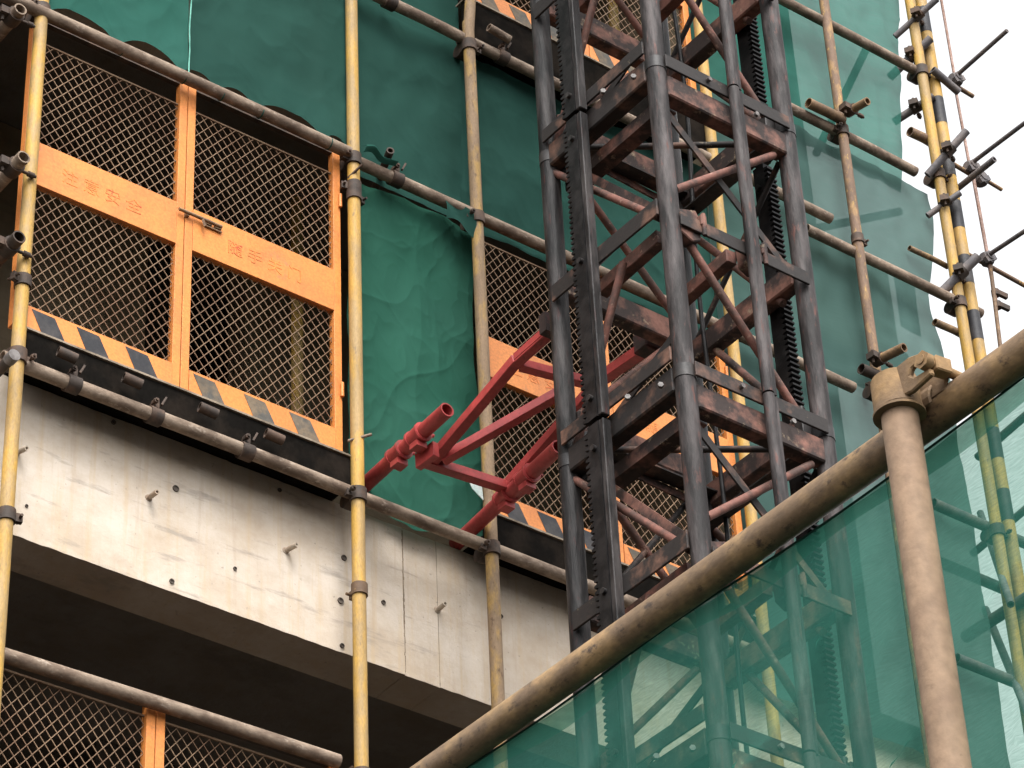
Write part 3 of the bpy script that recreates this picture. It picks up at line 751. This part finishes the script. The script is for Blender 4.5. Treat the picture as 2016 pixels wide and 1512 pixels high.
solo("green_rag", MB().grid(14, 6, lambda u, v: Vector((5.83 + 0.16 * u, 8.11 - 0.03 * math.sin(v * 3.1) - 0.012 * math.sin(u * 8), 10.345 + 0.035 * v * (1 - 0.5 * u) + 0.01 * math.sin(u * 5)))), "net_light_green", "rolled green net scrap lying on the pipe by the bright yellow upright", "net scrap")
solo("green_rag", MB().grid(14, 10, lambda u, v: Vector((6.28 + 0.17 * u, 8.125 - 0.01 * math.sin(u * 6 + v * 3), 10.20 + 0.10 * v + 0.02 * math.sin(u * 4) - 0.03 * u * (1 - v)))), "net_green", "dark flap of net under the pipe beside the blotchy upright", "net scrap")
net("safety_net", "pale green translucent net high up right of the mast, lit by the sky", "net_far_upper", 7.96, 9.40, 11.95, 14.2, 8.26, 0.03, 6.0, 80, 90, folds=0.010,
    right=lambda v: 0.33 * v + 0.012 * math.sin(v * 9))
net("safety_net", "grey green net right of the mast below the pale one", "net_far_lower", 7.96, 9.43, 8.42, 12.02, 8.24, 0.03, 7.0, 80, 120, folds=0.008,
    right=lambda v: 0.09 - 0.035 * math.exp(-((v - 0.78) / 0.06) ** 2) + (max(0, v - 0.8) * 0.35))
net("corner_net", "narrow grey green net strip beyond the corner gap by the yellow upright", "net_far_lower", 9.40, 9.55, 11.15, 11.52, 8.40, 0.01, 8.0, 20, 40)
# scaffold standing behind the translucent nets
for x, y, lab in ((8.45, 8.42, "dim inner upright behind the green nets, nearer the mast"), (9.18, 8.95, "dim inner upright behind the green nets, nearer the corner")):
    solo("inner_pole", MB().tube((x, y, 8.62), (x, y, 13.9), 0.026), "grey_pipe", lab, "scaffold pole")
for i, (p, q) in enumerate((((8.5, 8.38, 11.30), (9.5, 8.38, 11.95)), ((8.95, 8.40, 12.1), (9.45, 8.40, 13.1)), ((8.6, 8.42, 10.6), (9.4, 8.40, 10.95)))):
    solo("inner_brace", MB().tube(p, q, 0.022), "grey_pipe", ("slanting brace dimly seen behind the lower grey green net, upper one", "steep brace dimly seen behind the pale upper net", "slanting brace dimly seen low behind the grey green net")[i], "brace")

# ------------------------------------------------------------------ red wall bracket of the mast
rb = thing("wall_bracket", "bright red steel bracket tying the mast to the building", "bracket", (6.17, 8.3, 8.65))


def rbar(p, q, a=0.042, b=0.042, mat="red_paint", up=(0, 0, 1), name="arm"): return MB().bar(p, q, a, b, up).build(name, mat, rb, bevel=0.002)


T1 = (Vector((5.905, 8.33, 8.695)), Vector((5.880, 7.645, 8.705)))
pA = at(925, 1045, Y=8.20); pB = at(1100, 880, Y=7.50)
T2 = (pA + (pA - pB).normalized() * 0.12, pB)
for p, q in (T1, T2):
    t = MB().tube(p, q, 0.031, 0.025, seg=28).build("tube", "red_paint", rb)
    d = (q - p).normalized(); L_ = (q - p).length
    for k in (0.50, 0.70):
        c = p + d * L_ * k; m = MB()
        m.tube(c - d * 0.042, c + d * 0.042, 0.0385, seg=24)
        for e in (-0.040, 0.030):
            m.tube(c + d * e, c + d * (e + 0.010), 0.0425, seg=24)
        s_ = d.cross(Vector((0, 0, 1))).normalized(); n_ = Vector((0, 0, 1))
        m.bar(c + n_ * 0.036 - s_ * 0.02, c + n_ * 0.062 - s_ * 0.02, 0.03, 0.02)
        m.tube(c + n_ * 0.030 - s_ * 0.028, c + n_ * 0.030 - s_ * 0.075, 0.008, seg=8)
        m.tube(c + n_ * 0.030 - s_ * 0.050, c + n_ * 0.030 - s_ * 0.064, 0.014, seg=6)
        m.bar(c - n_ * 0.036, c - n_ * 0.062, 0.05, 0.05)
        m.build("clamp", "red_paint", t)
A0 = Vector((5.985, 7.90, 8.645)); A1 = at(1013, 712, Z=8.80); A2 = A1 + Vector((0.01, -0.235, 0.02))
B0 = Vector((6.345, 7.875, 8.650)); B1 = at(1092, 852, Z=8.752); B1 = B0 + (B1 - B0) * 2.0; B2 = Vector((B1.x, 7.02, 8.83))
rbar(A0, A1 + Vector((0, -0.015, 0)))
rbar(A1 + Vector((0, 0.02, -0.022)), A2 + Vector((0, 0, -0.020)), 0.042, 0.010)
for e in (-0.019, 0.019): rbar(A1 + Vector((e, -0.02, 0.002)), A2 + Vector((e, 0, 0.004)), 0.005, 0.034, name="flange")
rbar(B0 + Vector((0, 0.02, 0)), B1)
rbar(B1 + Vector((0, 0.02, 0.0)), B2, 0.046, 0.046)
rbar(A0 + Vector((-0.03, 0.005, -0.003)), B0 + Vector((0.02, -0.005, -0.003)), 0.044, 0.040, name="cross_bar")
rbar(A0 + Vector((0.03, -0.035, 0.003)), (B1 + A1) * 0.5 + Vector((0.10, 0.10, 0.0)), 0.042, 0.040, name="cross_bar")
rbar(A1 + Vector((0.03, 0.0, -0.004)), Vector((B1.x - 0.03, A1.y - 0.05, A1.z + 0.01)), 0.042, 0.038, name="cross_bar")
MB().bar(A2 + Vector((-0.02, -0.02, 0)), A2 + Vector((-0.02, 0.02, 0)), 0.07, 0.09).build("end_plate", "red_dark_end", rb)
MB().bar(B2 + Vector((0, -0.05, 0.01)), B2 + Vector((0, 0.03, 0.01)), 0.09, 0.09).build("end_plate", "red_dark_end", rb, bevel=0.006)
MB().bar(A0 + Vector((-0.05, 0.02, -0.01)), A0 + Vector((-0.04, -0.09, -0.005)), 0.03, 0.07).build("gusset", "red_paint", rb, bevel=0.002)
MB().bar(B0 + Vector((0.04, 0.04, -0.01)), B0 + Vector((0.04, -0.08, -0.005)), 0.03, 0.07).build("gusset", "red_paint", rb, bevel=0.002)

# ------------------------------------------------------------------ hoist mast
XA, XB, YA, YB = 5.856, 6.506, 6.255, 6.905
mast = thing("hoist_mast", "tall greasy dark steel lattice mast with toothed racks in front of the building", "hoist mast", (6.181, 6.58, 0.0))
LEG = 0.038
JO = [9.45 + 1.45 * k for k in range(-6, 4)]


def mpart(name, mb, mat, bevel=0.0): return mb.build(name, mat, mast, bevel=bevel)


for (x, y) in ((XA, YA), (XB, YA), (XA, YB), (XB, YB)):
    for z in JO:
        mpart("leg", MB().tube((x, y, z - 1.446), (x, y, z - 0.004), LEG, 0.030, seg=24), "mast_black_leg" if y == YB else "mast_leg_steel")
        m = MB().tube((x, y, z - 0.030), (x, y, z + 0.022), LEG + 0.0025, seg=24)
        ex = 1 if x == XA else -1; ey = 1 if y == YA else -1
        m.bar((x + ex * 0.05, y + ey * 0.045, z - 0.09), (x + ex * 0.05, y + ey * 0.045, z + 0.07), 0.045, 0.05)
        m.tube((x + ex * 0.05, y + ey * 0.045, z - 0.13), (x + ex * 0.05, y + ey * 0.045, z + 0.13), 0.012, seg=8)
        m.tube((x + ex * 0.05, y + ey * 0.045, z + 0.07), (x + ex * 0.05, y + ey * 0.045, z + 0.09), 0.02, seg=6)
        mpart("joint", m, "mast_dark_grease", bevel=0.003)


def angle_x(x0, x1, y, z0, z1, mat, inward):
    """Angle iron along X: an upright flange and a flat one."""
    m = MB().box(x0, x1, y - 0.004, y + 0.004, z0, z1)
    m.box(x0, x1, y + 0.0042 * inward, y + 0.062 * inward, z0, z0 + 0.007) if inward > 0 else m.box(x0, x1, y + 0.062 * inward, y + 0.0042 * inward, z0, z0 + 0.007)
    return mpart("cross_bar", m, mat)


def angle_y(y0, y1, x, z0, z1, mat, inward):
    m = MB().box(x - 0.004, x + 0.004, y0, y1, z0, z1)
    a, b = sorted((x + 0.0042 * inward, x + 0.062 * inward)); m.box(a, b, y0, y1, z0, z0 + 0.007)
    return mpart("cross_bar", m, mat)


for z in JO:
    xa, xb, ya, yb = XA + LEG * 0.8, XB - LEG * 0.8, YA + LEG * 0.8, YB - LEG * 0.8
    # joint level: flat bar over a heavier square tube on every face
    mpart("flat_bar", MB().box(XA + 0.01, XB - 0.02, YA - 0.050, YA - 0.040, z - 0.030, z + 0.032), "mast_bar_steel", 0.002)
    mpart("square_tube", MB().box(xa, xb, YA - 0.030, YA + 0.035, z - 0.148, z - 0.046), "mast_rusty_bar", 0.006)
    mpart("flat_bar", MB().box(XA - 0.050, XA - 0.040, YA + 0.01, YB - 0.02, z + 0.048, z + 0.110), "mast_bar_steel", 0.002)
    mpart("square_tube", MB().box(XA - 0.030, XA + 0.035, ya, yb, z - 0.065, z + 0.040), "mast_bar_steel", 0.006)
    mpart("square_tube", MB().box(xa, xb, YB - 0.035, YB + 0.035, z + 0.135, z + 0.235), "mast_rusty_bar", 0.006)
    mpart("square_tube", MB().box(XB - 0.035, XB + 0.030, ya, yb, z + 0.020, z + 0.120), "mast_rusty_bar", 0.006)
    angle_y(ya, yb, XB - 0.045, z - 0.10, z - 0.04, "mast_bar_steel", -1)
    zm = z - 0.77
    mpart("flat_bar", MB().box(XA + 0.01, XB - 0.02, YA - 0.050, YA - 0.040, zm - 0.030, zm + 0.030), "mast_bar_steel", 0.002)
    mpart("flat_bar", MB().box(XA - 0.050, XA - 0.040, YA + 0.01, YB - 0.02, zm + 0.030, zm + 0.105), "mast_bar_steel", 0.002)
    mpart("square_tube", MB().box(xa, xb, YB - 0.030, YB + 0.030, zm + 0.095, zm + 0.205), "mast_rusty_bar", 0.006)
    mpart("square_tube", MB().box(XB - 0.030, XB + 0.030, ya, yb, zm + 0.025, zm + 0.125), "mast_rusty_bar", 0.006)
    # knuckle plates hung on the front flat bar
    for kx, s in ((5.925, 1.0), (6.225, 0.85)):
        m = MB().prism([(kx - 0.055 * s, YA - 0.036, zm + 0.055), (kx + 0.03 * s, YA - 0.036, zm + 0.085), (kx + 0.055 * s, YA - 0.036, zm + 0.03), (kx + 0.04 * s, YA - 0.036, zm - 0.055), (kx, YA - 0.036, zm - 0.075), (kx - 0.05 * s, YA - 0.036, zm - 0.05)], (0, 0.05, 0))
        m.bar((kx + 0.045 * s, YA - 0.06, zm + 0.03), (kx + 0.045 * s, YA + 0.02, zm + 0.03), 0.028, 0.05)
        m.tube((kx + 0.045 * s, YA - 0.055, zm - 0.04), (kx + 0.045 * s, YA - 0.055, zm + 0.06), 0.009, seg=8)
        mpart("knuckle_plate", m, "mast_rusty_bar", 0.004)
    # diagonals
    R_ = 0.0155
    for p, q, mt in (((XA, YB - 0.03, z - 0.09), (XA, YA + 0.05, zm + 0.06), "mast_red_brace"),
                     ((XA, YA + 0.27, zm - 0.0), (XA, YB - 0.05, z - 1.40), "mast_red_brace"),
                     ((XA + 0.06, YB, z + 0.03), (XB - 0.03, YB, zm + 0.22), "mast_red_brace"),
                     ((XA + 0.05, YB, z - 1.45 + 0.01 + 0.22), (XB - 0.12, YB, zm + 0.08), "mast_red_brace"),
                     ((XB, YB - 0.03, z - 0.06), (XB, YA + 0.12, zm + 0.0), "mast_red_brace"),
                     ((XB, YB - 0.08, zm + 0.12), (XB, YA + 0.10, z - 1.34), "mast_rusty_bar"),
                     ((XA + 0.06, YA, zm - 0.03), (XB - 0.10, YA, z - 1.42), "mast_red_brace"),
                     ((XA + 0.04, YA, zm - 0.60 - 0.67), (XB - 0.08, YA, z - 1.45 - 0.16), "mast_red_brace")):
        mpart("brace", MB().tube(p, q, R_, seg=12), mt)
    # plan bracing, extra angles and crossing flats inside the lattice
    for p, q, r_ in (((XA, YB, z + 0.06), (XB, YA, z - 0.06), 0.013), ((XA, YA, zm + 0.02), (XB, YB, zm + 0.10), 0.012),
                     ((XB, YA + 0.05, z - 0.12), (XB, YB - 0.05, zm + 0.14), 0.012), ((XB - 0.05, YB, z + 0.1), (XA + 0.1, YB, zm + 0.2), 0.012)):
        mpart("brace", MB().tube(p, q, r_, seg=10), "mast_bar_steel")
    for p, q, mt in (((XA + 0.03, YB - 0.03, z - 0.02), (XA + 0.03, YA + 0.06, zm + 0.10), "mast_rusty_bar"), ((XA + 0.05, YA + 0.02, z - 0.19), (XB - 0.05, YA + 0.02, zm + 0.06), "mast_bar_steel"),
                     ((XA + 0.06, YB - 0.04, z + 0.055), (XB - 0.04, YB - 0.04, z + 0.02), "mast_rusty_bar"), ((XA + 0.07, YA + 0.04, z - 1.45 + 0.30), (XA + 0.07, YB - 0.05, z - 1.45 + 0.06), "mast_bar_steel")):
        mpart("brace", MB().bar(p, q, 0.008, 0.034), mt)
    angle_x(xa, xb, YB - 0.050, z + 0.05, z + 0.11, "mast_bar_steel", -1)
    angle_y(ya, yb, XA + 0.050, z - 0.16, z - 0.10, "mast_rusty_bar", 1)
    # inner beams seen on the slant between the faces
    for e0, e1 in (((1185, 572), (1302, 468)), ((1330, 602), (1440, 505))):
        a = at(*e0, Z=8.70); b = at(*e1, Z=8.70); dz = zm - 8.68
        mpart("inner_bar", MB().bar((a.x, a.y, a.z + dz), (b.x, b.y, b.z + dz), 0.045, 0.06), "mast_red_brace", 0.003)
    # bolts
    for bx, by, bz in ((6.07, YA - 0.055, z + 0.0), (6.30, YA - 0.055, z - 0.06), (XA - 0.056, 6.50, z + 0.02), (XA - 0.05, 6.33, z - 0.03)):
        mpart("bolt", MB().tube((bx, by, bz), (bx - 0.008 if by > YA else bx, by - 0.012, bz), 0.011, seg=6), "bolt_steel")


def rack(x0, x1, yb, sgn):
    """Toothed rack bars 1.45 m long, teeth on the edge that faces along Y."""
    for z in JO:
        m = MB(); z0 = z - 1.44; z1 = z - 0.012
        yo = yb + sgn * 0.058
        m.box(x0, x1, min(yb, yo), max(yb, yo), z0, z1)
        p = 0.0251; n = int((z1 - z0) / p)
        for k in range(n):
            c = z0 + (k + 0.5) * p
            m.prism([(x0, yo, c - 0.0098), (x0, yo + sgn * 0.021, c - 0.0042), (x0, yo + sgn * 0.021, c + 0.0042), (x0, yo, c + 0.0098)], (x1 - x0, 0, 0))
        mpart("rack", m, "rack_grease")
        for bz in (z - 0.12, z - 0.72, z - 1.35):
            mpart("bolt", MB().tube((x0, yb + sgn * 0.025, bz), (x0 - 0.014, yb + sgn * 0.025, bz), 0.013, seg=6), "mast_dark_grease")


rack(6.545, 6.592, 6.492, -1)
rack(5.765, 5.812, 6.628, 1)
for z in JO:
    m = MB().box(5.768, 5.806, 6.602, 6.6275, z - 1.44, z - 0.01); mpart("rack_rail", m, "mast_black_leg", 0.003)
    # service rail up the middle of the front face and the conduit beside the right leg
    m = MB().tube((6.178, YA - 0.075, z - 1.446), (6.178, YA - 0.075, z - 0.004), 0.0215, seg=16); m.box(6.192, 6.214, YA - 0.082, YA - 0.066, z - 1.446, z - 0.004)
    mpart("front_rail", m, "mast_leg_steel")
    mpart("conduit", MB().tube((XB + 0.030, YA + 0.030, z - 1.446), (XB + 0.030, YA + 0.030, z - 0.004), 0.024, seg=16), "mast_leg_steel")
for cx, cy, ph_ in ((6.40, 6.80, 0.3), (6.44, 6.74, 1.9)):
    m = MB()
    pts = [Vector((cx + 0.018 * math.sin(k * 0.6 + ph_), cy + 0.014 * math.cos(k * 0.5 + ph_), 4.0 + k * 0.2)) for k in range(45)]
    for a, b in zip(pts, pts[1:]): m.tube(a, b, 0.009, seg=8)
    mpart("cable", m, "rack_grease")
for z0, z1 in ((9.72, 10.10), (10.38, 10.75)):
    mpart("pale_strip", MB().box(XB + 0.036, XB + 0.044, YB - 0.01, YB + 0.004, z0, z1), "pale_strip")

# ------------------------------------------------------------------ near railing: post, pipe, coupler and net
XN = 2.73
post = thing("railing_post", "thick tan scaffold post close to the camera at the right", "scaffold pole", (XN - 0.03, 2.436, 0.0))
MB().tube((XN - 0.030, 2.436, 0.0), (XN - 0.030, 2.440, 4.235), PR, 0.023, seg=40, rings=10, bend=0.003).build("tube", "near_post_paint", post)
m = MB()
c = Vector((XN - 0.030, 2.440, 4.222))
m.tube(c - Vector((0, 0, 0.022)), c + Vector((0.002, 0.004, 0.038)), PR + 0.009, PR - 0.002, seg=36, r2=PR + 0.007)
m.tube(c - Vector((0, 0, 0.027)), c - Vector((0, 0, 0.0225)), PR + 0.0115, seg=36)
m.build("collar", "coupler_rust", post)
# forged coupler saddle over the pipe, with the slotted flap, tee bolt and nut
m = MB(); ph = []
px_, pz_ = XN + 0.024, 4.213
for k in range(11):
    a = math.radians(200 - k * 20); ph.append((px_ + math.cos(a) * (PR + 0.009), pz_ + math.sin(a) * (PR + 0.009)))
inn = [(px_ + (x - px_) * 0.84, pz_ + (z - pz_) * 0.84) for x, z in ph]
loop = ph + inn[::-1]
m.prism([(x, 2.395, z) for x, z in loop], (0, 0.075, 0))
ear = Vector((XN - 0.048, 2.405, 4.236))
m.prism([ear + Vector((0, y_, z_)) for y_, z_ in ((0.03, 0.028), (-0.012, 0.030), (-0.040, 0.022), (-0.046, 0.012), (-0.016, 0.008), (-0.010, -0.002), (-0.018, -0.010), (-0.050, -0.012), (-0.052, -0.024), (-0.01, -0.030), (0.03, -0.024))], (0.010, 0, 0))
m.prism([ear + Vector((0.046, y_, z_)) for y_, z_ in ((0.03, 0.022), (-0.030, 0.020), (-0.040, 0.0), (-0.030, -0.022), (0.03, -0.022))], (0.008, 0, 0))
m.tube(ear + Vector((-0.012, -0.046, 0.0)), ear + Vector((0.07, -0.046, 0.001)), 0.0075, seg=12)
m.tube(ear + Vector((-0.010, -0.046, 0.0)), ear + Vector((0.004, -0.046, 0.0)), 0.0150, seg=6)
m.bar(ear + Vector((0.012, -0.046, 0.0)), ear + Vector((0.04, -0.050, 0.0)), 0.022, 0.026)
m.build("coupler", "coupler_rust", post, bevel=0.0022)
rail = solo("railing_pipe", MB().tube((XN + 0.024, 1.2, 4.213), (XN + 0.024, 5.2, 4.213), PR, 0.023, seg=40, rings=30, bend=0.004), "near_pipe_paint",
            "stained brown pipe slanting across the picture close to the camera", "scaffold pipe", base=(XN, 1.2, 4.213))
m = MB()


def near_net(u, v):
    y = 1.3 + 3.6 * u; ztop = 4.194 - 0.013 * math.exp(-((y - 2.78) / 0.25) ** 2); z = 2.2 + (ztop - 2.2) * v
    k = (1 - v)
    top = 0.006 * math.sin(y * 7.0) * v ** 8
    x = XN + 0.050 + 0.018 * noise.noise(Vector((y * 2.0, z * 1.6, 5))) * min(1, k * 6) + 0.05 * k * k
    t = (z - 4.16) * 1.0 + (y - 2.4) * 0.55
    x -= 0.034 * (1 - abs(math.sin(t * 9 + 1.2 * noise.noise(Vector((y * 3, z * 3, 2)))))) ** 4 * min(1, k * 9)
    t2 = (z - 4.16) * 0.8 + (y - 2.4) * 1.5
    x -= 0.020 * (1 - abs(math.sin(t2 * 7 + 1.5 * noise.noise(Vector((y * 2, z * 2, 8)))))) ** 5 * min(1, k * 9)
    return Vector((x, y, z + top))


m.grid(220, 130, near_net)
nn = solo("railing_net", m, "net_near_green", "see-through green net hung under the slanting near pipe", "safety net", base=(XN, 1.3, 2.2))
m = MB()
for k in range(110):
    u0, u1 = k / 110, (k + 1) / 110
    m.tube(near_net(u0, 1.0) + Vector((-0.001, 0, 0.0)), near_net(u1, 1.0) + Vector((-0.001, 0, 0.0)), 0.0022, seg=6)
m.build("hem", "net_dark_hem", nn)
m = MB()
m.grid(220, 3, lambda u, v: near_net(u, 1.0) + Vector((0.004 + 0.003 * math.sin(u * 60), 0, -0.034 * (1 - v) * (1 + 0.25 * math.sin(u * 47)))))
m.build("hem_band", "net_near_green", nn)
print("objects", len(bpy.data.objects))
